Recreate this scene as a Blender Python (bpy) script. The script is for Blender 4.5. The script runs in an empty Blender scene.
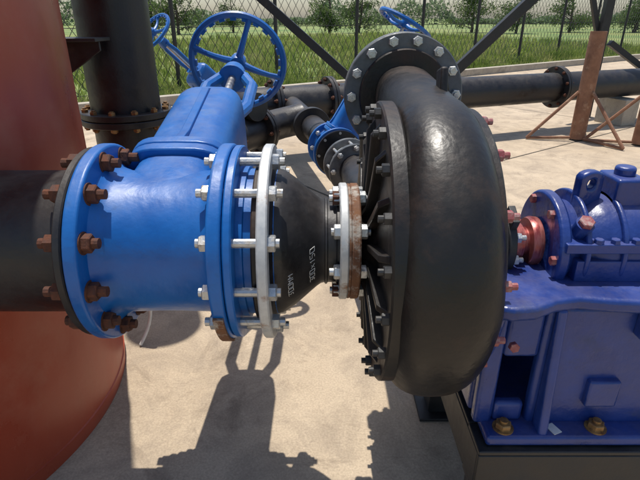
import bpy, bmesh, math, random
from mathutils import Vector, Matrix
random.seed(7)
D=bpy.data; SC=bpy.context.scene
pi=math.pi
# ------------------------------------------------------------ materials
def pmat(name,c1,c2,scale=8,rough=.5,metal=0,bump=.15,bscale=60,bdist=.004,c3=None,t3=(.55,.7),s3=5,rough3=.85,coat=0,rvar=.15,stretch=None,spec=None):
    m=D.materials.new(name); m.use_nodes=True; n=m.node_tree.nodes; l=m.node_tree.links
    b=n['Principled BSDF']; tc=n.new('ShaderNodeTexCoord'); src=tc.outputs['Object']
    if stretch:
        mp=n.new('ShaderNodeMapping'); mp.inputs['Scale'].default_value=stretch; l.new(src,mp.inputs[0]); src2=mp.outputs[0]
    else: src2=src
    nz=n.new('ShaderNodeTexNoise'); nz.inputs['Scale'].default_value=scale; nz.inputs['Detail'].default_value=4; nz.inputs['Roughness'].default_value=.65
    l.new(src2,nz.inputs['Vector'])
    r=n.new('ShaderNodeValToRGB'); r.color_ramp.elements[0].position=.35; r.color_ramp.elements[1].position=.68
    r.color_ramp.elements[0].color=(*c1,1); r.color_ramp.elements[1].color=(*c2,1)
    l.new(nz.outputs['Fac'],r.inputs[0]); col=r.outputs[0]
    mr=n.new('ShaderNodeMapRange'); mr.inputs['From Min'].default_value=.3; mr.inputs['From Max'].default_value=.7
    mr.inputs['To Min'].default_value=max(.03,rough-rvar); mr.inputs['To Max'].default_value=min(1,rough+rvar)
    l.new(nz.outputs['Fac'],mr.inputs['Value']); ro=mr.outputs[0]
    if c3:
        n3=n.new('ShaderNodeTexNoise'); n3.inputs['Scale'].default_value=s3; n3.inputs['Detail'].default_value=7; n3.inputs['Roughness'].default_value=.7
        l.new(src,n3.inputs['Vector'])
        r3=n.new('ShaderNodeValToRGB'); r3.color_ramp.elements[0].position=t3[0]; r3.color_ramp.elements[1].position=t3[1]
        l.new(n3.outputs['Fac'],r3.inputs[0])
        mx=n.new('ShaderNodeMix'); mx.data_type='RGBA'; l.new(r3.outputs[0],mx.inputs['Factor'])
        l.new(col,mx.inputs[6]); mx.inputs[7].default_value=(*c3,1); col=mx.outputs[2]
        m2=n.new('ShaderNodeMix'); l.new(r3.outputs[0],m2.inputs[0]); l.new(ro,m2.inputs[2]); m2.inputs[3].default_value=rough3; ro=m2.outputs[0]
    l.new(col,b.inputs['Base Color']); l.new(ro,b.inputs['Roughness'])
    b.inputs['Metallic'].default_value=metal; b.inputs['Coat Weight'].default_value=coat; b.inputs['Coat Roughness'].default_value=.15
    if spec is not None: b.inputs['Specular IOR Level'].default_value=spec
    if bump>0:
        nb=n.new('ShaderNodeTexNoise'); nb.inputs['Scale'].default_value=bscale; nb.inputs['Detail'].default_value=3
        l.new(src,nb.inputs['Vector']); bp=n.new('ShaderNodeBump'); bp.inputs['Strength'].default_value=bump; bp.inputs['Distance'].default_value=bdist
        l.new(nb.outputs['Fac'],bp.inputs['Height']); l.new(bp.outputs[0],b.inputs['Normal'])
    return m
def dust(m,col,amt=.5,lo=.35):
    """dust that settles on upward facing surfaces"""
    n=m.node_tree.nodes; l=m.node_tree.links; b=n['Principled BSDF']
    src=b.inputs['Base Color'].links[0].from_socket; rs=b.inputs['Roughness'].links[0].from_socket
    g=n.new('ShaderNodeNewGeometry'); sx=n.new('ShaderNodeSeparateXYZ'); l.new(g.outputs['Normal'],sx.inputs[0])
    tc=n.new('ShaderNodeTexCoord'); nz=n.new('ShaderNodeTexNoise'); nz.inputs['Scale'].default_value=13; nz.inputs['Detail'].default_value=6; nz.inputs['Roughness'].default_value=.75
    l.new(tc.outputs['Object'],nz.inputs['Vector'])
    mr=n.new('ShaderNodeMapRange'); mr.inputs['From Min'].default_value=lo; mr.inputs['From Max'].default_value=1.0; mr.inputs['To Max'].default_value=amt
    l.new(sx.outputs['Z'],mr.inputs['Value'])
    m2=n.new('ShaderNodeMapRange'); m2.inputs['From Min'].default_value=.38; m2.inputs['From Max'].default_value=.62; m2.inputs['To Min'].default_value=.2
    l.new(nz.outputs['Fac'],m2.inputs['Value'])
    mu=n.new('ShaderNodeMath'); mu.operation='MULTIPLY'; l.new(mr.outputs[0],mu.inputs[0]); l.new(m2.outputs[0],mu.inputs[1])
    mx=n.new('ShaderNodeMix'); mx.data_type='RGBA'; l.new(mu.outputs[0],mx.inputs[0]); l.new(src,mx.inputs[6]); mx.inputs[7].default_value=(*col,1)
    l.new(mx.outputs[2],b.inputs['Base Color'])
    m3=n.new('ShaderNodeMix'); l.new(mu.outputs[0],m3.inputs[0]); l.new(rs,m3.inputs[2]); m3.inputs[3].default_value=.9; l.new(m3.outputs[0],b.inputs['Roughness'])
    return m
DU=(.20,.15,.11)
BLUE=dust(pmat('valve_blue_epoxy',(.004,.092,.35),(.007,.14,.47),5,.38,bump=.35,bscale=45,bdist=.003,c3=(.03,.09,.22),t3=(.58,.82),s3=10,rough3=.75),DU,.20,.5)
NAVY=dust(pmat('pump_blue_enamel',(.009,.029,.155),(.016,.048,.235),7,.34,bump=.7,bscale=34,bdist=.004,c3=(.04,.05,.11),t3=(.57,.82),s3=11,coat=.15),DU,.18,.6)
BLACK=dust(pmat('cast_black_paint',(.007,.007,.0072),(.014,.013,.0125),6,.42,bump=.35,bscale=60,bdist=.003,c3=(.045,.026,.018),t3=(.50,.72),s3=4.5,rough3=.7,spec=.4),(.14,.11,.085),.10,.3)
PIPEB=dust(pmat('pipe_black_bitumen',(.008,.008,.010),(.020,.020,.022),10,.45,bump=.4,bscale=70,bdist=.002,c3=(.05,.04,.03),t3=(.58,.82),s3=7),DU,.13,.25)
STEELB=pmat('steel_black',(.012,.013,.014),(.03,.03,.03),9,.5,bump=.2,c3=(.08,.06,.045),t3=(.6,.8),s3=8)
TANK=pmat('tank_red_oxide',(.30,.046,.020),(.42,.078,.038),2.2,.32,bump=.12,bscale=12,bdist=.01,c3=(.42,.15,.09),t3=(.5,.85),s3=2.4,rough3=.55,stretch=(1,1,.35))
RUST=pmat('rusted_bolt',(.05,.017,.010),(.13,.045,.022),60,.85,bump=.5,bscale=220,bdist=.002)
RUSTO=pmat('rusted_orange',(.12,.05,.025),(.20,.095,.045),30,.85,bump=.5,bscale=160,bdist=.002,c3=(.36,.33,.29),t3=(.50,.62),s3=22)
YBOLT=pmat('zinc_yellow_bolt',(.24,.13,.045),(.38,.23,.09),40,.5,metal=.4,bump=.3,c3=(.12,.05,.03),t3=(.48,.66),s3=50)
PINK=pmat('primer_red_bolt',(.24,.05,.055),(.34,.12,.11),70,.5,bump=.3,c3=(.36,.31,.29),t3=(.5,.7),s3=60)
ZINC=pmat('zinc_plated',(.42,.44,.45),(.6,.61,.60),40,.38,metal=.65,bump=.2,bscale=160,c3=(.28,.22,.15),t3=(.52,.74),s3=40)
GALV=pmat('galvanised_flange',(.44,.46,.47),(.6,.61,.6),30,.55,metal=.2,bump=.25,bscale=120,bdist=.001,c3=(.30,.16,.08),t3=(.57,.70),s3=14)
GREY=pmat('grey_flange_paint',(.07,.078,.085),(.14,.15,.16),18,.5,metal=.2,bump=.3,c3=(.2,.18,.16),t3=(.55,.75),s3=20)
SHAFT=pmat('shaft_steel_oxide',(.28,.05,.05),(.42,.16,.14),30,.38,metal=.6,bump=.1,stretch=(6,1,1))
STEEL=pmat('bright_steel',(.35,.35,.35),(.5,.49,.47),40,.35,metal=.8,bump=.1)
GRVL=pmat('joint_gasket',(.01,.01,.01),(.03,.03,.03),30,.8)
BROWN=pmat('rust_brown_post',(.17,.075,.04),(.30,.15,.085),9,.75,bump=.4,c3=(.42,.28,.18),t3=(.55,.75),s3=12)
CHALK=pmat('paint_marker',(.6,.6,.57),(.75,.75,.72),60,.8,bump=0)
WHITE=pmat('white_plastic',(.6,.6,.58),(.75,.75,.73),20,.4,bump=0)
# concrete
def concrete(name,a,b,c,d):
    m=D.materials.new(name); m.use_nodes=True; n=m.node_tree.nodes; l=m.node_tree.links; bs=n['Principled BSDF']
    tc=n.new('ShaderNodeTexCoord')
    def nz(s,det=6,ro=.65,dist=0):
        x=n.new('ShaderNodeTexNoise'); x.inputs['Scale'].default_value=s; x.inputs['Detail'].default_value=det; x.inputs['Roughness'].default_value=ro; x.inputs['Distortion'].default_value=dist
        l.new(tc.outputs['Object'],x.inputs['Vector']); return x.outputs['Fac']
    def ramp(f,p0,p1,k0,k1):
        r=n.new('ShaderNodeValToRGB'); r.color_ramp.elements[0].position=p0; r.color_ramp.elements[1].position=p1
        r.color_ramp.elements[0].color=(*k0,1); r.color_ramp.elements[1].color=(*k1,1); l.new(f,r.inputs[0]); return r.outputs[0]
    def mix(f,x,y,mode='MIX',fac=None):
        q=n.new('ShaderNodeMix'); q.data_type='RGBA'; q.blend_type=mode
        if fac is not None: q.inputs[0].default_value=fac
        else: l.new(f,q.inputs[0])
        l.new(x,q.inputs[6])
        if isinstance(y,tuple): q.inputs[7].default_value=(*y,1)
        else: l.new(y,q.inputs[7])
        return q.outputs[2]
    c0=ramp(nz(1.1,6,.7,.4),.35,.68,a,b)
    c1=mix(ramp(nz(3.7,8,.75,.6),.44,.64,(0,0,0),(.9,.9,.9)),c0,c)
    c2=mix(ramp(nz(2.3,8,.8,1.0),.53,.66,(0,0,0),(.7,.7,.7)),c1,d)
    sp=ramp(nz(140,3,.7),.35,.7,(.78,.78,.78),(1.08,1.08,1.08))
    c3=mix(None,c2,sp,'MULTIPLY',1.0)
    pt=ramp(nz(26,6,.75),.62,.72,(0,0,0),(.5,.5,.5)); c4=mix(pt,c3,(.13,.10,.075))
    l.new(c4,bs.inputs['Base Color']); bs.inputs['Roughness'].default_value=.9
    bp=n.new('ShaderNodeBump'); bp.inputs['Strength'].default_value=.6; bp.inputs['Distance'].default_value=.008
    l.new(nz(22,8,.8),bp.inputs['Height']); l.new(bp.outputs[0],bs.inputs['Normal'])
    return m
CONC=concrete('weathered_concrete',(.44,.345,.24),(.58,.47,.34),(.35,.28,.205),(.24,.185,.13))
KERB=concrete('kerb_concrete',(.42,.37,.29),(.5,.45,.36),(.36,.32,.27),(.25,.21,.16))
GROUND=pmat('field_ground',(.13,.17,.04),(.27,.29,.09),.35,.95,bump=.3,bscale=3,c3=(.09,.16,.03),t3=(.45,.6),s3=.12)
# ------------------------------------------------------------ mesh builder
def empty(name,loc=(0,0,0)):
    e=D.objects.new(name,None); e.location=loc; e.empty_display_size=.1; SC.collection.objects.link(e); return e
def frame(o,z,xh=(0,0,1)):
    z=Vector(z).normalized(); xh=Vector(xh)
    if abs(z.dot(xh.normalized()))>.98: xh=Vector((0,1,0))
    y=z.cross(xh).normalized(); x=y.cross(z)
    M=Matrix((x,y,z)).transposed().to_4x4(); M.translation=Vector(o); return M
def box_vf(c,size):
    x,y,z=[q/2 for q in size]; c=Vector(c)
    vs=[c+Vector((i*x,j*y,k*z)) for i in(-1,1) for j in(-1,1) for k in(-1,1)]
    return vs,[(0,1,3,2),(4,6,7,5),(0,4,5,1),(2,3,7,6),(0,2,6,4),(1,5,7,3)]
class P:
    def __init__(s,name,mat,parent=None,bevel=0,ang=32): s.n=name;s.m=mat;s.p=parent;s.b=bevel;s.a=ang;s.v=[];s.f=[]
    def add(s,vs,fs,M=None):
        k=len(s.v); s.v+=[(M@Vector(v)) if M else Vector(v) for v in vs]; s.f+=[tuple(i+k for i in f) for f in fs]; return s
    def rev(s,prof,M,seg=64,closed=False):
        vs=[];fs=[];n=len(prof)
        for i in range(seg):
            a=2*pi*i/seg
            for r,z in prof: vs.append((r*math.cos(a),r*math.sin(a),z))
        for i in range(seg):
            j=(i+1)%seg
            for k in range(n if closed else n-1):
                k2=(k+1)%n; fs.append((i*n+k,j*n+k,j*n+k2,i*n+k2))
        return s.add(vs,fs,M)
    def cyl(s,a,b,r,r1=None,seg=24,cap=True):
        a=Vector(a);b=Vector(b);L=(b-a).length; r1=r if r1 is None else r1
        pr=[(r,0),(r1,L)]
        if cap: pr=[(0,0)]+pr+[(0,L)]
        return s.rev(pr,frame(a,b-a),seg)
    def ring(s,M,ro,ri,t,ch=.003,seg=72):
        return s.rev([(ri,0),(ro-ch,0),(ro,ch),(ro,t-ch),(ro-ch,t),(ri,t)],M,seg,True)
    def box(s,c,size,M=None):
        return s.add(*box_vf(c,size),M)
    def prism(s,pts,h0,h1,M=None):
        n=len(pts); vs=[(x,y,h0) for x,y in pts]+[(x,y,h1) for x,y in pts]
        fs=[tuple(range(n))[::-1],tuple(range(n,2*n))]+[(i,(i+1)%n,(i+1)%n+n,i+n) for i in range(n)]
        return s.add(vs,fs,M)
    def hexn(s,p,d,r,h,rot=None):
        rot=random.random()*pi/3 if rot is None else rot
        M=frame(p,d)@Matrix.Rotation(rot,4,'Z'); c=r*.12
        return s.rev([(0,0),(r,0),(r,h-c),(r-c,h),(0,h)],M,6)
    def tube(s,pts,r,seg=10,cap=True,rs=None):
        pts=[Vector(p) for p in pts]; n=len(pts); vs=[];fs=[]; pu=None
        for i,p in enumerate(pts):
            t=(pts[min(i+1,n-1)]-pts[max(i-1,0)]).normalized()
            if pu is None:
                h=Vector((0,0,1)) if abs(t.z)<.9 else Vector((0,1,0)); u=t.cross(h).normalized()
            else: u=(pu-t*pu.dot(t)).normalized()
            pu=u; w=t.cross(u); q=rs[i] if rs else r
            for k in range(seg):
                a=2*pi*k/seg; vs.append(p+u*q*math.cos(a)+w*q*math.sin(a))
        for i in range(n-1):
            for k in range(seg):
                k2=(k+1)%seg; fs.append((i*seg+k,i*seg+k2,(i+1)*seg+k2,(i+1)*seg+k))
        if cap: fs.append(tuple(range(seg))[::-1]); fs.append(tuple((n-1)*seg+k for k in range(seg)))
        return s.add(vs,fs)
    def loft(s,secs,M,seg=40,e=3.2):
        vs=[];fs=[];n=len(secs)
        for q in secs:
            z,hx,hy=q[:3]; oy=q[3] if len(q)>3 else 0
            for k in range(seg):
                a=2*pi*k/seg; ca=math.cos(a);sa=math.sin(a)
                vs.append((hx*math.copysign(abs(ca)**(2/e),ca),oy+hy*math.copysign(abs(sa)**(2/e),sa),z))
        for i in range(n-1):
            for k in range(seg):
                k2=(k+1)%seg; fs.append((i*seg+k,i*seg+k2,(i+1)*seg+k2,(i+1)*seg+k))
        fs.append(tuple(range(seg))[::-1]); fs.append(tuple((n-1)*seg+k for k in range(seg)))
        return s.add(vs,fs,M)
    def done(s):
        me=D.meshes.new(s.n); me.from_pydata([tuple(v) for v in s.v],[],s.f); me.update()
        bm=bmesh.new(); bm.from_mesh(me); bmesh.ops.remove_doubles(bm,verts=bm.verts,dist=1e-5)
        bmesh.ops.dissolve_degenerate(bm,edges=bm.edges,dist=1e-6); bmesh.ops.recalc_face_normals(bm,faces=bm.faces)
        bm.to_mesh(me); bm.free()
        for p in me.polygons: p.use_smooth=True
        try: me.set_sharp_from_angle(angle=math.radians(s.a))
        except Exception: pass
        me.materials.append(s.m)
        o=D.objects.new(s.n,me); SC.collection.objects.link(o)
        if s.p: o.parent=s.p; o.matrix_parent_inverse=Matrix.Translation(-s.p.location)
        if s.b:
            b=o.modifiers.new('bevel','BEVEL'); b.width=s.b; b.segments=3; b.limit_method='ANGLE'; b.angle_limit=math.radians(40)
        return o
YA,ZA=1.096,.76
def FX(x,d=1): return frame((x,YA,ZA),(d,0,0))
def arcpt(x,R,deg): a=math.radians(deg); return Vector((x,YA+R*math.cos(a),ZA+R*math.sin(a)))
def circ(M,R,n,ph=0):
    for i in range(n):
        a=2*pi*i/n+ph; yield M@Vector((R*math.cos(a),R*math.sin(a),0))
def bolts(part,M,R,n,z0,z1,rs,rh,hh,ph=0,both=True,ext=.012):
    d=(M.to_3x3()@Vector((0,0,1)))
    for p in circ(M,R,n,ph):
        e=ext*random.uniform(.6,1.3)
        part.cyl(p+d*(z0-hh-(e if both else 0)),p+d*(z1+hh+e),rs,seg=10)
        part.hexn(p+d*z1,d,rh,hh); part.hexn(p+d*z0,-d,rh,hh)
# ------------------------------------------------------------ handwheel + gate valve
def handwheel(parent,M,R,sp=5,tag='handwheel'):
    w=P(tag,BLUE,parent)
    N=72; prof=[(R*.91,-.04*R),(R*.95,-.075*R),(R*1.02,-.06*R),(R*1.04,0),(R*1.02,.06*R),(R*.95,.075*R),(R*.91,.04*R)]
    w.rev(prof,M,N,True)
    for i in range(24):
        a=2*pi*i/24; w.add(*box_vf((R*.895,0,0),(R*.06,R*.12,R*.1)),M@Matrix.Rotation(a,4,'Z'))
    w.rev([(0,-.14*R),(.15*R,-.14*R),(.17*R,-.1*R),(.17*R,.1*R),(.13*R,.16*R),(0,.16*R)],M,28)
    for i in range(sp):
        a=2*pi*i/sp+.35; ca,sa=math.cos(a),math.sin(a)
        pts=[M@Vector((ca*R*k,sa*R*k,-.10*R*math.sin(pi*k))) for k in (.1,.3,.5,.7,.93)]
        w.tube(pts,R*.05,8,rs=[R*.085,R*.07,R*.06,R*.055,R*.065])
    w.done()
def gate_valve(parent,c,ax,st,k=1.0,L=1.2,wr=.2,half=.155):
    ax=Vector(ax).normalized(); st=Vector(st).normalized(); st=(st-ax*st.dot(ax)).normalized(); c=Vector(c)
    yv=st.cross(ax)
    M=Matrix((ax,yv,st)).transposed().to_4x4(); M.translation=c
    A=M@Matrix.Rotation(pi/2,4,'Y')
    b=P('body',BLUE,parent,bevel=.004*k)
    h=half*k
    R=.23*k; t=.03*k
    prof=[(.150*k,-h),(R-.004*k,-h),(R,-h+.004*k),(R,-h+t-.004*k),(R-.004*k,-h+t),(.188*k,-h+t+.002*k),(.176*k,-h+t+.012*k),(.168*k,-h+t+.03*k),(.166*k,-.03*k),(.166*k,.03*k),
          (.168*k,h-t-.03*k),(.176*k,h-t-.012*k),(.188*k,h-t-.002*k),(R-.004*k,h-t),(R,h-t+.004*k),(R,h-.004*k),(R-.004*k,h),(.150*k,h)]
    b.rev(prof,A,80,True); b.done()
    n=P('bonnet',BLUE,parent,bevel=.004*k,ang=28)
    n.loft([(.0,.122*k,.166*k),(.06*k,.118*k,.166*k),(.09*k,.112*k,.164*k),(.125*k,.114*k,.163*k)],M,e=3.6)
    for z0 in(.125,.160):
        n.loft([(z0*k,.130*k,.176*k),((z0+.003)*k,.133*k,.180*k),((z0+.029)*k,.133*k,.180*k),((z0+.033)*k,.130*k,.176*k)],M,e=4)
    n.loft([(.193*k,.118*k,.160*k),(.22*k,.114*k,.154*k),(.40*k,.111*k,.150*k),(.56*k,.108*k,.146*k),(.60*k,.102*k,.138*k),(.622*k,.086*k,.118*k),(.634*k,.058*k,.085*k)],M,e=4)
    for sg in (-1,1):
        n.prism([(.193*k,sg*.15*k),(.193*k,sg*.174*k),(.26*k,sg*.162*k),(.55*k,sg*.155*k),(.615*k,sg*.127*k),(.58*k,sg*.09*k)],-.011*k,.011*k,M@Matrix.Rotation(-pi/2,4,'Y')@Matrix.Scale(-1,4,(0,0,1)))
    n.done()
    y=P('yoke',BLUE,parent,bevel=.002*k)
    y.loft([(.625*k,.062*k,.062*k),(.675*k,.062*k,.052*k)],M)
    zt=L*k-.16*k
    for sg in(-1,1):
        y.tube([M@Vector((sg*.055*k,0,.66*k)),M@Vector((sg*.088*k,0,.75*k)),M@Vector((sg*.088*k,0,zt-.1*k)),M@Vector((sg*.045*k,0,zt))],.022*k,10)
    y.cyl(M@Vector((0,0,zt-.02*k)),M@Vector((0,0,zt+.05*k)),.055*k,.045*k)
    y.done()
    s=P('stem',STEEL,parent); s.cyl(M@Vector((0,0,.6*k)),M@Vector((0,0,L*k+.07*k)),.015*k,seg=14)
    s.hexn(M@Vector((0,0,L*k+.03*k)),st,.03*k,.025*k)
    s.done()
    bb=P('bonnet_bolts',BLUE,parent)
    for sx in(-1,1):
        for q in(-.12,-.04,.04,.12):
            bb.hexn(M@Vector((sx*.121*k,q*k,.193*k)),st,.011*k,.011*k)
    bb.done()
    handwheel(parent,M@Matrix.Translation((0,0,L*k)),wr,4)
    return M,A
STEM=(0,.966,.262)
gv=empty('gate_valve',(-.35,YA,ZA))
Mv,Av=gate_valve(gv,(-.35,YA,ZA),(1,0,0),STEM,1.0,1.2,.2)
vb=P('flange_bolts',RUST,gv)
bolts(vb,FX(0),.200,12,-.528,-.475,.011,.020,.020,ph=.13,ext=.018)
vb.done()
wsh=P('washers',RUST,gv)
for p in circ(FX(-.475),.2,12,.13): wsh.cyl(p,p+Vector((.003,0,0)),.024,seg=18)
wsh.done()
# ------------------------------------------------------------ suction pipe
sp=empty('suction_pipe',(-.7,YA,ZA))
a=P('pipe',PIPEB,sp); a.rev([(.168,-.55),(.168,-.045),(.172,-.032),(.184,-.022),(.2,-.018)],frame((-.508,YA,ZA),(1,0,0)),80); a.done()
a=P('flange',PIPEB,sp); a.ring(frame((-.528,YA,ZA),(1,0,0)),.222,.12,.018); a.done()
a=P('gasket',GRVL,sp); a.ring(frame((-.5095,YA,ZA),(1,0,0)),.205,.12,.004,.0005); a.done()
# ------------------------------------------------------------ dismantling joint
dj=empty('dismantling_joint',(-.15,YA,ZA))
a=P('blue_flange_ring',BLUE,dj); a.ring(FX(-.193),.226,.15,.018); a.done()
a=P('sleeve',BLUE,dj); a.rev([(.178,0),(.178,.015),(.172,.017),(.172,.08)],FX(-.176),72); a.done()
a=P('galvanised_flange_ring',GALV,dj); a.ring(FX(-.126),.229,.15,.022); a.done()
a=P('gland_ring',BLACK,dj); a.ring(FX(-.142),.19,.16,.0155); a.done()
a=P('studs',ZINC,dj); bolts(a,FX(0),.203,12,-.225,-.104,.0095,.0175,.016,ph=.13,ext=.011)
a.done()
a=P('rusty_clamp_strip',RUSTO,dj)
N=14; vs=[];fs=[]
for i in range(N+1):
    d=200+42*i/N
    for (x,R) in((-.222,.2305),(-.200,.2305),(-.200,.2365),(-.222,.2365)): vs.append(arcpt(x,R,d))
for i in range(N):
    for k in range(4): fs.append((i*4+k,i*4+(k+1)%4,(i+1)*4+(k+1)%4,(i+1)*4+k))
fs+=[(0,1,2,3),(N*4+3,N*4+2,N*4+1,N*4)]
a.add(vs,fs); a.done()
# ------------------------------------------------------------ reducer
rd=empty('concentric_reducer',(-.03,YA,ZA))
a=P('cone',PIPEB,rd)
a.rev([(.19,-.104),(.178,-.103),(.172,-.098),(.170,-.086),(.166,-.078),(.150,-.056),(.108,-.008),(.101,.002),(.099,.010)],FX(0),80)
a.rev([(.099,.010),(.103,.012),(.103,.016),(.099,.018),(.0985,.036),(.102,.039),(.102,.045)],FX(0),80); a.done()
def cone_r(x):
    if x<-.078: return .166
    if x<-.056: return .166+(x+.078)*(.150-.166)/.022
    if x<-.008: return .150+(x+.056)*(.108-.150)/.048
    return .108-(x+.008)*.7 if x<.002 else .1005
GL={'0':[[(0,0),(1,0),(1,1.6),(0,1.6),(0,0)]],'3':[[(0,1.6),(1,1.6),(.4,.9),(1,.5),(.6,0),(0,.1)]],'x':[[(0,0),(1,1)],[(0,1),(1,0)]],
'1':[[(.3,1.2),(.6,1.6),(.6,0)]],'5':[[(1,1.6),(0,1.6),(0,.9),(.8,.9),(1,.4),(.6,0),(0,0)]],'M':[[(0,0),(0,1.6),(.5,.8),(1,1.6),(1,0)]]}
a=P('marker_writing',CHALK,rd)
def write(txt,a0,x0,sz):
    for i,ch in enumerate(txt):
        for st in GL[ch]:
            pts=[]
            st=[(u+random.uniform(-.1,.1),v+random.uniform(-.1,.1)) for u,v in st]
            for (u,v),(u2,v2) in zip(st[:-1],st[1:]):
                for q in range(5):
                    uu=u+(u2-u)*q/5;vv=v+(v2-v)*q/5
                    x=x0-vv*sz*.75; R=cone_r(x)+.0004; pts.append(arcpt(x,R,a0-(i*1.5+uu)*sz/R*57.3))
            x=x0-v2*sz*.75; R=cone_r(x)+.0004; pts.append(arcpt(x,R,a0-(i*1.5+u2)*sz/R*57.3))
            a.tube(pts,.0006,5)
write('300x150',206,-.012,.0085); write('300MM',206,-.058,.0085)
a.done()
a=P('weld_flange',GALV,rd); a.ring(FX(.044),.139,.08,.019); a.done()
a=P('flange_rust_face',RUSTO,rd); a.ring(FX(.0635),.137,.08,.005,.001); a.done()
a=P('flange_bolts',ZINC,rd); bolts(a,FX(0),.118,8,.044,.090,.0085,.0165,.014,ph=.2,ext=.008); a.done()
a=P('rusty_nuts',RUST,rd)
for i,p in enumerate(circ(FX(.0285),.118,8,.2)):
    if i%3==0: a.hexn(p,Vector((1,0,0)),.0175,.015)
a.done()
# ------------------------------------------------------------ centrifugal pump
cp=empty('centrifugal_pump',(.24,YA,ZA))
a=P('suction_flange',RUSTO,cp); a.ring(FX(.069),.138,.07,.020); a.done()
a=P('suction_nozzle',BLACK,cp)
a.rev([(.085,.090),(.088,.093),(.094,.100),(.106,.112),(.125,.122),(.26,.128),(.285,.130),(.288,.134),(.288,.16)],FX(0),90); a.done()
a=P('cover_ribs',BLACK,cp,bevel=.002)
for i in range(16):
    th=2*pi*i/16+.1
    Mr=Matrix.Translation((0,YA,ZA))@Matrix.Rotation(th,4,'X')
    pts=[(.093,.098),(.101,.118),(.105,.18),(.109,.262),(.132,.29),(.135,.10)]
    a.prism(pts,-.007,.007,Mr)
a.done()
a=P('front_flange_ring',BLACK,cp); a.ring(FX(.128),.324,.24,.034,.004,96); a.done()
a=P('volute_casing',BLACK,cp,ang=60)
XC=.240
NS=110; NT=40; vs=[];fs=[]
path=[]
for i in range(NS+1):
    u=i/NS; th=u*1.5*pi
    tr=.060+.036*min(1,u/.66) if u<.66 else .096-.014*(u-.66)/.34
    rc=.268+.006*u
    if u>.66: rc-=.012*(u-.66)/.34
    th2=-th
    cy=math.cos(th2);cz=math.sin(th2)
    path.append((Vector((XC,YA+rc*cy,ZA+rc*cz)),Vector((0,cy,cz)),tr,1.08 if u<.66 else 1.08-.08*(u-.66)/.34))
rc0=.262
for j in range(1,11):
    yy=j/10*.37; path.append((Vector((XC,YA+yy,ZA+rc0+.022*j/10)),Vector((0,0,1)),.082+.002*j/10,1.0))
for c,o,tr,ex in path:
    for k in range(NT):
        t=2*pi*k/NT; ct=math.cos(t); st=math.sin(t)
        e=2.4; rx=math.copysign(abs(st)**(2/e),st); ro=math.copysign(abs(ct)**(2/e),ct)
        vs.append(c+o*tr*ro+Vector((1,0,0))*tr*ex*rx)
n=len(path)
for i in range(n-1):
    for k in range(NT):
        k2=(k+1)%NT; fs.append((i*NT+k,i*NT+k2,(i+1)*NT+k2,(i+1)*NT+k))
fs.append(tuple(range(NT))[::-1]); a.add(vs,fs)
a.rev([(0,.15),(.296,.152),(.306,.16),(.300,.175),(.29,.2),(.29,.3),(.28,.325),(0,.325)],FX(0),90)
a.done()
a=P('back_flange_ring',BLACK,cp); a.ring(FX(.316),.308,.2,.022,.004,96); a.done()
a=P('lifting_lug',BLACK,cp,bevel=.006)
lp=Vector((XC+.035,YA+.075,ZA+.345)); a.box((0,0,0),(.018,.05,.085),Matrix.Translation(lp)@Matrix.Rotation(-.25,4,'X')); a.done()
a=P('front_bolts',STEELB,cp)
for p in circ(FX(.128),.306,20,.08):
    a.hexn(p,Vector((-1,0,0)),.0125,.014); a.cyl(p,p+Vector((-.024,0,0)),.007,seg=10)
a.done()
a=P('back_bolts',PINK,cp)
for p in circ(FX(.338),.290,14,.1):
    a.hexn(p,Vector((1,0,0)),.012,.014); a.cyl(p,p+Vector((.026,0,0)),.007,seg=10)
a.done()
DY=YA+.37; DZ=ZA+rc0+.022
FY=lambda y:frame((XC,y,DZ),(0,1,0))
a=P('discharge_flange',BLACK,cp); a.ring(FY(DY),.128,.07,.022); a.done()
a=P('outer_flange_ring',GREY,cp); a.ring(FY(DY+.0225),.170,.07,.024); a.done()
a=P('flange_bolts',ZINC,cp); bolts(a,FY(0),.149,14,DY+.0225,DY+.074,.008,.0145,.013,ph=.2,ext=.008); a.done()
# ---------- bearing frame
bf=empty('bearing_housing',(.65,YA,ZA))
a=P('adapter',NAVY,bf,bevel=.004)
a.rev([(.28,.3385),(.24,.348),(.20,.365),(.16,.385),(.12,.395),(.075,.400),(.07,.40)],FX(0),72)
a.done()
a=P('gland',STEELB,bf,bevel=.002)
a.rev([(.03,.425),(.075,.425),(.078,.428),(.078,.445),(.03,.445)],FX(0),40,True)
a.box((0,0,0),(.016,.05,.20),Matrix.Translation((.436,YA,ZA))@Matrix.Rotation(.5,4,'X'))
a.done()
a=P('gland_bolts',ZINC,bf)
for d in(150,330,60,240,200):
    p=arcpt(.398,.064,d); a.cyl(p,p+Vector((.07,0,0)),.006,seg=10); a.hexn(p+Vector((.048,0,0)),Vector((1,0,0)),.012,.011)
a.done()
a=P('shaft',SHAFT,bf); a.rev([(.028,.40),(.028,.455),(.045,.456),(.045,.475),(.034,.476),(.034,.49),(.056,.491),(.060,.50),(.058,.515),(.028,.516)],FX(0),40); a.done()
a=P('housing_barrel',NAVY,bf,bevel=.002)
a.rev([(.03,.522),(.118,.520),(.123,.525),(.123,.540),(.118,.546),(.104,.552),(.100,.57),(.101,.60),(.112,.62),(.116,.64),(.116,.74),(.112,.78),(.118,.80),(.13,.81),(.13,.9),(.1,.95)],FX(0),64)
a.done()
a=P('housing_lugs',NAVY,bf,bevel=.007)
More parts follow.
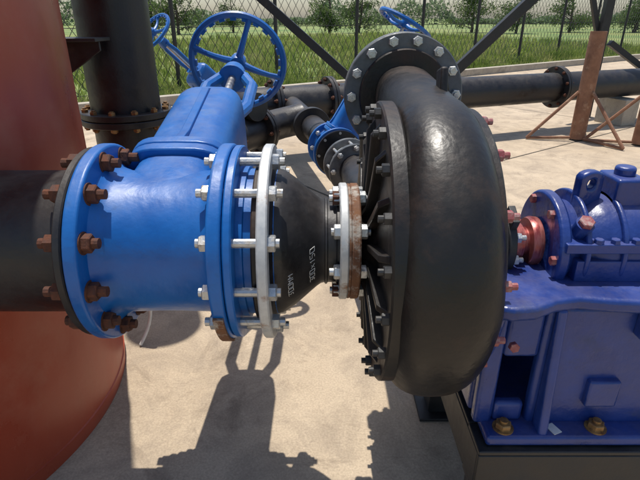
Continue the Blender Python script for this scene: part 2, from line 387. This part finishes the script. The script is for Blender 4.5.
def lug(part,w,h,t,hole,M):
    N=20; out=[];inn=[]
    for i in range(N):
        q=2*pi*i/N; x=math.cos(q);y=math.sin(q)
        ox=w*max(-1,min(1,x*1.35)); oy=(h*max(-1,y*1.6) if y<0 else w*y)
        out.append((ox,oy)); inn.append((hole*x,hole*y))
    vs=[(x,y,-t/2) for x,y in out]+[(x,y,-t/2) for x,y in inn]+[(x,y,t/2) for x,y in out]+[(x,y,t/2) for x,y in inn]
    fs=[]
    for i in range(N):
        j=(i+1)%N; fs+=[(i,j,N+j,N+i),(2*N+i,3*N+i,3*N+j,2*N+j),(i,2*N+i,2*N+j,j),(N+i,N+j,3*N+j,3*N+i)]
    part.add(vs,fs,M)
lug(a,.030,.055,.026,.011,frame((.605,YA-.015,ZA+.150),(.25,-1,0),(0,0,1))@Matrix.Rotation(-pi/2,4,'Z'))
a.box((.69,YA,ZA+.13),(.07,.09,.07)); a.box((.80,YA-.03,ZA+.14),(.06,.11,.09))
a.cyl((.69,YA,ZA+.16),(.69,YA,ZA+.185),.022)
a.done()
a=P('housing_ribs',NAVY,bf,bevel=.004)
for x in(.575,.655,.735):
    a.ring(FX(x),.127,.09,.012,.003,64)
a.box((.66,YA-.10,ZA+.035),(.26,.05,.022)); a.box((.66,YA-.108,ZA-.02),(.2,.03,.05))
a.done()
a=P('cover_bolts',PINK,bf)
for i,p in enumerate(circ(FX(.52),.103,6,.55)): a.hexn(p,Vector((-1,0,0)),.011,.010)
a.hexn((.573,YA-.096,ZA+.082),(0,-.5,.8),.017,.013)
a.hexn((.405,.868,.62),(0,-1,.2),.011,.012)
a.done()
a=P('split_line_bolts',NAVY,bf)
for x in(.60,.635,.68,.715,.76): a.hexn((x,YA-.116,ZA+.046),(0,0,1),.010,.010)
a.done()
a=P('plug_neck',NAVY,bf); a.cyl((.573,YA-.075,ZA+.05),(.573,YA-.097,ZA+.084),.020); a.done()
a=P('frame_shelf',NAVY,bf,bevel=.010)
a.prism([(.362,.865),(.39,.856),(.44,.862),(.49,.890),(.545,.902),(.60,.892),(.66,.886),(.95,.886),(.95,1.30),(.362,1.32)],.684,.716)
a.done()
a=P('cradle',NAVY,bf,bevel=.010)
yn0,yn1=.905,.935
a.box((.384,(yn0+yn1)/2,.53),(.044,.03,.320));
a.box((.445,(yn0+yn1)/2,.625),(.078,.028,.128)); a.box((.4405,(yn0+yn1)/2,.405),(.069,.027,.055))
a.box((.72,(yn0+yn1)/2,.53),(.472,.03,.320))
a.box((.384,1.12,.53),(.044,.34,.32)); a.box((.66,1.29,.53),(.59,.03,.32)); a.box((.70,1.1,.62),(.45,.33,.13))
a.prism([(.868,.685),(.905,.685),(.905,.56)],.362,.385,Matrix(((0,0,1,0),(1,0,0,0),(0,1,0,0),(0,0,0,1))))
a.done()
a=P('cradle_pads',NAVY,bf,bevel=.006)
a.box((.640,.90,.470),(.072,.022,.072)); a.box((.74,.893,.655),(.13,.03,.06));
for x in(.51,.87): a.prism([(.862,.372),(.905,.372),(.905,.69),(.893,.69)],x-.011,x+.011,Matrix(((0,0,1,0),(1,0,0,0),(0,1,0,0),(0,0,0,1))))
a.done()
ZF=.024
a=P('foot_flange',NAVY,bf,bevel=.008); a.box((.67,1.085,.340+ZF),(.58,.46,.028)); a.done()
a=P('foot_bolts',YBOLT,bf)
for x in(.425,.640,.84):
    a.cyl((x,.885,.354+ZF),(x,.885,.357+ZF),.024,seg=24); a.hexn((x,.885,.357+ZF),(0,0,1),.0185,.014); a.cyl((x,.885,.37+ZF),(x,.885,.378+ZF),.0095,seg=12)
a.done()
a=P('paper_tag',WHITE,bf); a.box((0,0,0),(.022,.03,.002),Matrix.Translation((.54,.880,.3555+ZF))@Matrix.Rotation(.4,4,'Z')); a.done()
# ---------- base frame
fr=empty('steel_base_frame',(.65,1.1,.15))
a=P('channels',STEELB,fr,bevel=.003)
x0,x1,y0,y1,zt=.362,1.5,.842,1.42,.323+ZF
for y,s in((y0,1),(y1,-1)):
    a.box(((x0+x1)/2,y+s*.045,zt-.006),(x1-x0,.09,.012)); a.box(((x0+x1)/2,y+s*.004,zt-.072),(x1-x0,.008,.118)); a.box(((x0+x1)/2,y+s*.045,zt-.137),(x1-x0,.09,.012))
a.box((x0+.004,(y0+y1)/2,zt-.072),(.008,y1-y0-.02,.118)); a.box((x0+.045,(y0+y1)/2,zt-.0075),(.086,y1-y0-.19,.011)); a.box((x0+.045,(y0+y1)/2,zt-.1375),(.086,y1-y0-.19,.011))
a.box((.62,(y0+y1)/2,zt-.072),(.08,y1-y0-.03,.10))
for x in(x0+.05,.72,1.4):
    for y in(y0+.05,y1-.05):
        a.box((x,y,.1),(.08,.08,.20)); a.box((x,y,.006),(.15,.15,.012))
a.done()
# ------------------------------------------------------------ discharge line
dl=empty('discharge_pipeline',(.2,2.5,.5))
def arc3(p0,p1,p2,n=10):
    p0,p1,p2=map(Vector,(p0,p1,p2)); return [p0*(1-t)**2+p1*2*t*(1-t)+p2*t*t for t in [i/n for i in range(n+1)]]
a=P('grey_flange',GREY,dl); a.ring(FY(DY+.049),.170,.07,.024); a.done()
a=P('riser_pipe',PIPEB,dl)
hdr0=Vector((-.27,4.80,.50)); b0=Vector((.20,2.55,.50)); bd=(hdr0-b0).normalized()
pts=[Vector((XC,DY+.06,DZ)),Vector((XC,DY+.16,DZ))]+arc3((XC,DY+.2,DZ),(XC,DY+.44,DZ),(XC,DY+.44,DZ-.24))+arc3((XC,DY+.44,.74),(XC,DY+.44,.50),(.205,2.30,.50))+[b0]
a.tube(pts,.088,32); a.done()
a=P('branch_pipe',PIPEB,dl); a.tube([b0+bd*.0,b0+bd*.05],.088,32); a.tube([b0+bd*.92,hdr0],.088,32);
a.ring(frame(b0+bd*1.25,bd),.14,.08,.024); a.ring(frame(b0+bd*1.275,bd),.14,.08,.024); a.done()
a=P('coupling_flanges',GREY,dl)
a.ring(frame(b0+bd*.05,bd),.142,.08,.022); a.ring(frame(b0+bd*.19,bd),.142,.08,.022); a.done()
a=P('coupling_body',GALV,dl); a.rev([(.09,0),(.108,.01),(.108,.10),(.09,.118)],frame(b0+bd*.072,bd),40); a.done()
a=P('coupling_studs',ZINC,dl); bolts(a,frame(b0,bd),.122,8,.05,.212,.008,.015,.014); a.done()
a=P('spool_pipe',PIPEB,dl); a.tube([b0+bd*.21,b0+bd*.42],.088,32); a.ring(frame(b0+bd*.40,bd),.142,.08,.022); a.done()
dv=empty('gate_valve.001',tuple(b0+bd*.535))
gate_valve(dv,b0+bd*.535,bd,(.42,.10,.75),.66,1.25,.165,.155)
a=P('flange_bolts',ZINC,dv); bolts(a,frame(b0+bd*.535,bd),.128,8,-.12,-.07,.008,.015,.012); bolts(a,frame(b0+bd*.535,bd),.128,8,.07,.12,.008,.015,.012); a.done()
a=P('spool_pipe_2',PIPEB,dl); a.tube([b0+bd*.65,b0+bd*.95],.088,32); a.ring(frame(b0+bd*.64,bd),.142,.08,.022); a.done()
# header
hp=empty('header_pipe',(1.5,5.5,.5))
hd=Vector((1,.41,0)).normalized(); h0=Vector((-.27,4.86,.5))
a=P('pipe',PIPEB,hp); a.tube([h0-hd*.65,h0+hd*9],.165,40)
for s in(-.55,-.2,.35,3.25,6.2): a.ring(frame(h0+hd*s,hd),.235,.15,.03); a.ring(frame(h0+hd*(s+.034),hd),.235,.15,.03)
a.ring(frame(h0-hd*.66,hd),.235,.0,.03)
a.done()
a=P('flange_bolts',RUST,hp)
for s in(-.55,-.2,.35,3.25,6.2): bolts(a,frame(h0+hd*s,hd),.208,10,0,.064,.01,.019,.016)
a.done()
a=P('pipe_supports',KERB,hp,bevel=.01)
for s in(.9,4.4,7.5):
    M=frame(h0+hd*s+Vector((0,0,-.34)),(0,0,1),hd); a.box((0,0,0),(.25,.4,.32),M)
a.done()
sb=empty('branch_pipeline',(-.5,3.6,.45))
q0=Vector((-.32,4.05,.47)); q1=Vector((-.95,3.05,.45)); e=(q1-q0).normalized()
a=P('pipe',PIPEB,sb); a.tube([Vector((-.14,4.12,.5)),q0,q0+e*.6,q1,q1+e*.3],.12,32)
for s in(.25,.285,.62,.655): a.ring(frame(q0+e*s,e),.18,.1,.028)
a.done()
a=P('flange_bolts',RUST,sb)
for s in(.25,.62): bolts(a,frame(q0+e*s,e),.157,8,0,.063,.009,.017,.014)
a.done()
vr=empty('vertical_pipe',(-.97,2.56,1))
a=P('pipe',PIPEB,vr); a.cyl((-.97,2.56,.18),(-.97,2.56,3.2),.166,seg=56); a.done()
a=P('flanges',PIPEB,vr); F=frame((-.97,2.56,.80),(0,0,1)); a.ring(F,.218,.12,.03); a.ring(frame((-.97,2.56,.766),(0,0,1)),.218,.12,.03)
a.rev([(.166,0),(.2,.06),(.2,.2),(.166,.26)],frame((-.97,2.56,.40),(0,0,1)),48); a.ring(frame((-.97,2.56,0),(0,0,1)),.24,.1,.03); a.cyl((-.97,2.56,.02),(-.97,2.56,.2),.166,seg=48); a.done()
a=P('flange_bolts',YBOLT,vr); bolts(a,frame((-.97,2.56,.766),(0,0,1)),.194,12,0,.064,.01,.017,.015,ext=.006); a.done()
bk=empty('pipe_bracket',(-1.1,2.3,1.1))
a=P('plates',STEELB,bk,bevel=.002)
a.box((-1.15,2.28,1.165),(.46,.16,.014)); a.prism([(-1.38,1.157),(-.935,1.157),(-.935,1.12),(-1.12,1.00),(-1.38,.96)],2.27,2.284,Matrix(((1,0,0,0),(0,0,1,0),(0,1,0,0),(0,0,0,1))))
a.done()
# left rear valve
wc=Vector((-1.06,3.42,1.165)); sd3=Vector((-.50,-.55,.67)).normalized(); lc=wc-sd3*.77; lax=Vector((.8,-.6,0)); lax=(lax-sd3*lax.dot(sd3)).normalized()
lv=empty('gate_valve.002',tuple(lc))
gate_valve(lv,lc,lax,sd3,.62,1.24,.14,.155)
a=P('pipe_stub',PIPEB,lv); a.tube([lc-lax*.5,lc-lax*.098],.1,28); a.tube([lc+lax*.098,lc+lax*.3],.1,28); a.done()
# ------------------------------------------------------------ tank
TC=(-1.53,1.39,0); TR=.79
tk=empty('red_storage_tank',TC)
a=P('shell',TANK,tk); a.rev([(.0,0),(TR,0),(TR,2.6),(0,2.75)],frame(TC,(0,0,1)),160); a.done()
a=P('weld_seams',TANK,tk)
a.rev([(TR-.001,.046),(TR+.0035,.05),(TR-.001,.054)],frame(TC,(0,0,1)),160)
a.rev([(TR-.001,1.5),(TR+.0035,1.504),(TR-.001,1.508)],frame(TC,(0,0,1)),160)
a.done()
ws=empty('white_drain_hose',(-.72,1.75,0))
a=P('hose',WHITE,ws); a.tube(arc3((-.745,1.72,.008),(-.69,1.78,.10),(-.70,1.76,.20))+arc3((-.70,1.76,.22),(-.70,1.76,.26),(-.76,1.78,.28)),.007,10); a.done()
# ------------------------------------------------------------ V brace
vs_=empty('steel_v_brace',(.47,3,0))
a=P('beams',STEELB,vs_,bevel=.003)
def beam(part,p0,p1,w,h):
    p0=Vector(p0);p1=Vector(p1); M=frame((p0+p1)/2,p1-p0,(0,1,0)); part.box((0,0,0),(h,w,(p1-p0).length),M)
beam(a,(.47,3,.68),(-.75,3.02,1.705),.045,.05); beam(a,(.47,3.03,.66),(1.75,3.03,1.93),.055,.05)
a.box((.47,3.015,.35),(.08,.08,.70)); a.box((.47,3.015,.006),(.2,.2,.012))
a.done()
sf=empty('steel_support_frame',(3.6,7,0))
a=P('beams',STEELB,sf,bevel=.003)
a.box((3.66,7.0,1.5),(.10,.10,3.0)); beam(a,(3.75,6.95,.95),(5.2,6.95,.05),.07,.09); beam(a,(3.64,7.05,1.0),(2.9,7.05,3.0),.06,.06)
a.box((4.95,6.6,1.5),(.10,.10,3.0)); a.box((4.35,6.8,2.2),(1.5,.08,.1))
a.done()
def tripod(c,h,r,name,ang0):
    t=empty(name,tuple(c)); c=Vector(c)
    p=P('post',BROWN,t); p.rev([(r*.8,h),(r,h),(r,.02),(r*.8,.02)],frame(c,(0,0,1)),28,True); p.rev([(0,h-.05),(r,h-.05)],frame(c,(0,0,1)),28); p.done()
    q=P('legs',BROWN,t)
    for i in range(3):
        an=ang0+i*2*pi/3; f=c+Vector((math.cos(an)*.55,math.sin(an)*.55,.02))
        q.tube([c+Vector((math.cos(an)*r,math.sin(an)*r,.52)),f],.018,8); q.tube([c+Vector((0,0,.03)),f],.016,8)
    q.done(); return t
tripod((2.86,5.55,0),1.12,.08,'rusted_post_stand',pi*.98)
tripod((3.42,5.30,0),.92,.085,'rusted_post_stand.001',pi*.9)
# ------------------------------------------------------------ ground
g=P('field',GROUND)
vs=[];fs=[]
ext=[-600,-200,-80,-40,-20,-10,0,10,20,40,80,200,600]
for y in ext:
    for x in ext: vs.append((x,y,-.03))
m=len(ext)
for j in range(m-1):
    for i in range(m-1): fs.append((j*m+i,j*m+i+1,(j+1)*m+i+1,(j+1)*m+i))
g.add(vs,fs); g=g.done(); g.name='grass_field'
def edge(x): return 9.6+.74*x
s=P('concrete_slab',CONC)
pts=[(-9,-8),(16,-8),(16,edge(16)),(-9,edge(-9))]
s.prism(pts,-.1,0.0); s.done()
jt=P('slab_joints',pmat('joint_filler',(.06,.05,.04),(.13,.11,.08),20,.95))
ed=Vector((1,.74,0)).normalized(); en=Vector((-.74,1,0)).normalized()
for d in(2.6,5.0):
    o=Vector((0,9.6,0))-en*d; M=frame(o+Vector((3,3*.74,.004)),(0,0,1),ed); jt.add([(-16,-.006,0),(16,-.006,0),(16,.006,0),(-16,.006,0)],[(0,1,2,3)],M)
for d in(-3.5,1.2,6.5):
    o=Vector((0,9.6,.0045))+ed*d; M=frame(o-en*3,(0,0,1),en); jt.add([(-2.9,-.006,0),(2.9,-.006,0),(2.9,.006,0),(-2.9,.006,0)],[(0,1,2,3)],M)
jt.done()
k=P('kerb',KERB,bevel=.01)
M=frame(Vector((3,edge(3),.05))+en*.08,(0,0,1),ed); k.box((0,0,0),(32,.16,.2),M); k.done()
# ------------------------------------------------------------ fence
fe=empty('chain_link_fence',(3,13,0))
FO=Vector((0,9.6,0))+en*1.0
def fp(s,z): return FO+ed*s+Vector((0,0,z))
WIRE=pmat('fence_wire',(.05,.05,.05),(.09,.09,.085),20,.6,metal=.3,bump=0)
a=P('wire_mesh',WIRE,fe)
H=2.1; dx=.62*H
def wire(p0,p1,r):
    d=(p1-p0).normalized(); u=d.cross(en).normalized()*r; w=en*r
    a.add([p0+u-w*.5,p0-u-w*.5,p0+w,p1+u-w*.5,p1-u-w*.5,p1+w],[(0,1,4,3),(1,2,5,4),(2,0,3,5)])
s0,s1=-7,16; st=.165
i=0
while s0+i*st<s1:
    sx=s0+i*st; wire(fp(sx,.03),fp(sx+dx,H),.0050); wire(fp(sx+dx,.03),fp(sx,H)+en*.006,.0050); i+=1
a.done()
a=P('posts',STEELB,fe)
for i in range(12):
    s_0=s0+.7+i*2.0; p=fp(s_0,0); a.cyl(p,p+Vector((0,0,2.4)),.036,seg=10)
for z in(.12,1.1,2.05): a.tube([fp(s0,z),fp(s1,z)],.006,5)
a.done()
# ------------------------------------------------------------ grass
def leafmat(name,c1,c2,c3,sc=1.5,tr_=.35):
    m=pmat(name,c1,c2,sc,.7,bump=0,c3=c3,t3=(.48,.62),s3=.9,rough3=.75)
    b=m.node_tree.nodes['Principled BSDF']
    nt=m.node_tree; out=[n for n in nt.nodes if n.type=='OUTPUT_MATERIAL'][0]
    tr=nt.nodes.new('ShaderNodeBsdfTranslucent'); src=b.inputs['Base Color'].links[0].from_socket; nt.links.new(src,tr.inputs[0])
    mx=nt.nodes.new('ShaderNodeMixShader'); mx.inputs[0].default_value=tr_; nt.links.new(b.outputs[0],mx.inputs[1]); nt.links.new(tr.outputs[0],mx.inputs[2]); nt.links.new(mx.outputs[0],out.inputs[0])
    return m
GR=leafmat('grass_blades',(.15,.22,.04),(.28,.34,.075),(.40,.37,.15),1.5,.45)
def raw(name,vs,fs,mat):
    me=D.meshes.new(name); me.from_pydata(vs,[],fs); me.materials.append(mat); o=D.objects.new(name,me); SC.collection.objects.link(o); return o
vs=[];fs=[]
for i in range(70000):
    d=.2+abs(random.random())**2.0*22; sx=random.uniform(-8-d*.3,17+d*.4)
    p=Vector((0,9.6,-.03))+ed*sx+en*d
    cl=math.sin(p.x*1.7+math.sin(p.y*1.3)*2)*math.sin(p.y*1.1+p.x*.4)
    if random.random()>.55+.45*cl and d>1: continue
    h=random.uniform(.12,.40)*(1+.5*cl)*(1 if d>.5 else .6); w=random.uniform(.006,.013)*(1+d*.07); an=random.random()*2*pi
    lx,ly=math.cos(an)*h*random.uniform(.05,.6),math.sin(an)*h*random.uniform(.05,.6)
    wx,wy=w,random.uniform(-w,w)
    k=len(vs); vs+=[(p.x-wx,p.y-wy,p.z),(p.x+wx,p.y+wy,p.z),(p.x+lx*.4+wx*.7,p.y+ly*.4+wy*.7,p.z+h*.65),(p.x+lx*.4-wx*.7,p.y+ly*.4-wy*.7,p.z+h*.65),(p.x+lx,p.y+ly,p.z+h)]
    fs+=[(k,k+1,k+2,k+3),(k+3,k+2,k+4)]
raw('tall_grass',vs,fs,GR)
# ------------------------------------------------------------ trees
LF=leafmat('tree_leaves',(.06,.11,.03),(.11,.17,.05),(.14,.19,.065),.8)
LFD=leafmat('hazed_distant_leaves',(.13,.19,.10),(.19,.25,.14),(.22,.27,.16),.1)  # leaf greens paled to paint distance haze into the colour
BARK=pmat('bark',(.06,.045,.03),(.12,.09,.06),4,.9)
def tree(name,base,h,nleaf,parent=None):
    t=empty(name,tuple(base)) ; base=Vector(base)
    a=P('trunk',BARK,t); top=base+Vector((random.uniform(-.3,.3),0,h*.75))
    a.tube([base,base+(top-base)*.5+Vector((.1,0,0)),top],.1,8,rs=[h*.03,h*.02,h*.008])
    cl=[]
    for i in range(14):
        f=random.uniform(.08,.75); p=base+(top-base)*f; an=random.random()*2*pi; L=h*random.uniform(.2,.45)*(1.1-.4*f)
        q=p+Vector((math.cos(an)*L,math.sin(an)*L,L*random.uniform(.05,.5))); a.tube([p,(p+q)/2+Vector((0,0,.1)),q],.05,6,rs=[h*.01,h*.007,h*.003]); cl.append((q,h*random.uniform(.10,.18)))
        cl.append(((p+q)/2,h*random.uniform(.08,.14)))
    cl.append((top,h*.16)); a.done()
    vs=[];fs=[]
    for i in range(nleaf):
        c,r=random.choice(cl); v=Vector((random.gauss(0,1),random.gauss(0,1),random.gauss(0,.7))).normalized()*r*random.random()**.4
        p=c+v; s=h*random.uniform(.010,.024); u=Vector((random.gauss(0,1),random.gauss(0,1),random.gauss(0,1))).normalized(); w=u.cross(Vector((random.random(),random.random(),1))).normalized()
        k=len(vs); vs+=[tuple(p-u*s),tuple(p+w*s*.6),tuple(p+u*s),tuple(p-w*s*.6)]; fs.append((k,k+1,k+2,k+3))
    o=raw('foliage',vs,fs,LF); o.parent=t; o.matrix_parent_inverse=Matrix.Translation(-t.location)
for i,(x,y,h) in enumerate([(-17,42,5.2),(-11.5,44,4.6),(-14.5,47,4.6),(-8,50,3.6),(.8,46,4.6),(3.4,48,4.2),(14,50,4.8),(17,47,4.4),(23,50,5),(29,50,5.5),(-24,45,5)]):
    tree('broadleaf_tree' if i==0 else 'broadleaf_tree.%03d'%i,(x,y,-.03),h,3300)
vs=[];fs=[]
for i in range(24000):
    x=random.uniform(-110,110); hh=2.0+1.7*math.sin(x*.11)+1.3*math.sin(x*.31+1)+.9*math.sin(x*.83)
    hh=max(.9,hh); y=100+10*math.sin(x*.05)+random.uniform(0,8); z=hh*random.random()**.7; s=random.uniform(.15,.4)
    u=Vector((random.gauss(0,1),random.gauss(0,1),random.gauss(0,1))).normalized(); w=u.cross(Vector((.3,.5,1))).normalized(); p=Vector((x,y,z))
    k=len(vs); vs+=[tuple(p-u*s),tuple(p+w*s*.8),tuple(p+u*s),tuple(p-w*s*.8)]; fs.append((k,k+1,k+2,k+3))
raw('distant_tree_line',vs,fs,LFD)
vs=[];fs=[]
for b in range(22):
    sx=random.uniform(-9,18); p0=Vector((0,9.6,0))+ed*sx+en*random.uniform(2.0,14); R=random.uniform(.25,.6)
    for i in range(450):
        v=Vector((random.gauss(0,1),random.gauss(0,1),abs(random.gauss(0,1)))).normalized()*R*random.random()**.4; p=p0+v; s=random.uniform(.02,.05)
        u=Vector((random.gauss(0,1),random.gauss(0,1),random.gauss(0,1))).normalized(); w=u.cross(Vector((.3,.5,1))).normalized()
        k=len(vs); vs+=[tuple(p-u*s),tuple(p+w*s*.6),tuple(p+u*s),tuple(p-w*s*.6)]; fs.append((k,k+1,k+2,k+3))
raw('shrubs',vs,fs,GR)
# ------------------------------------------------------------ light, sky, camera
EL=77; AZ=-22
sd=Vector((math.cos(math.radians(EL))*math.sin(math.radians(AZ)),math.cos(math.radians(EL))*math.cos(math.radians(AZ)),math.sin(math.radians(EL))))
li=D.lights.new('sun','SUN'); li.energy=5.0; li.angle=math.radians(.5); li.color=(1,.95,.87)
so=D.objects.new('sun',li); SC.collection.objects.link(so); so.rotation_euler=sd.to_track_quat('Z','Y').to_euler(); so.location=(0,0,10)
w=D.worlds.new('World'); SC.world=w; w.use_nodes=True; nt=w.node_tree
bg=nt.nodes['Background']; sk=nt.nodes.new('ShaderNodeTexSky'); sk.sky_type='NISHITA'; sk.sun_disc=False
sk.sun_elevation=math.radians(EL); sk.sun_rotation=math.radians(AZ); sk.dust_density=1.5; sk.air_density=1.0
nt.links.new(sk.outputs[0],bg.inputs[0]); bg.inputs[1].default_value=.15
cam=D.cameras.new('camera'); co=D.objects.new('camera',cam); SC.collection.objects.link(co); SC.camera=co
co.location=(0,0,1.25); co.rotation_euler=(math.radians(66),0,0); cam.lens=28.125; cam.sensor_width=36; cam.clip_end=2000; cam.clip_start=.02
SC.view_settings.view_transform='Standard'; SC.view_settings.look='None'; SC.view_settings.exposure=0
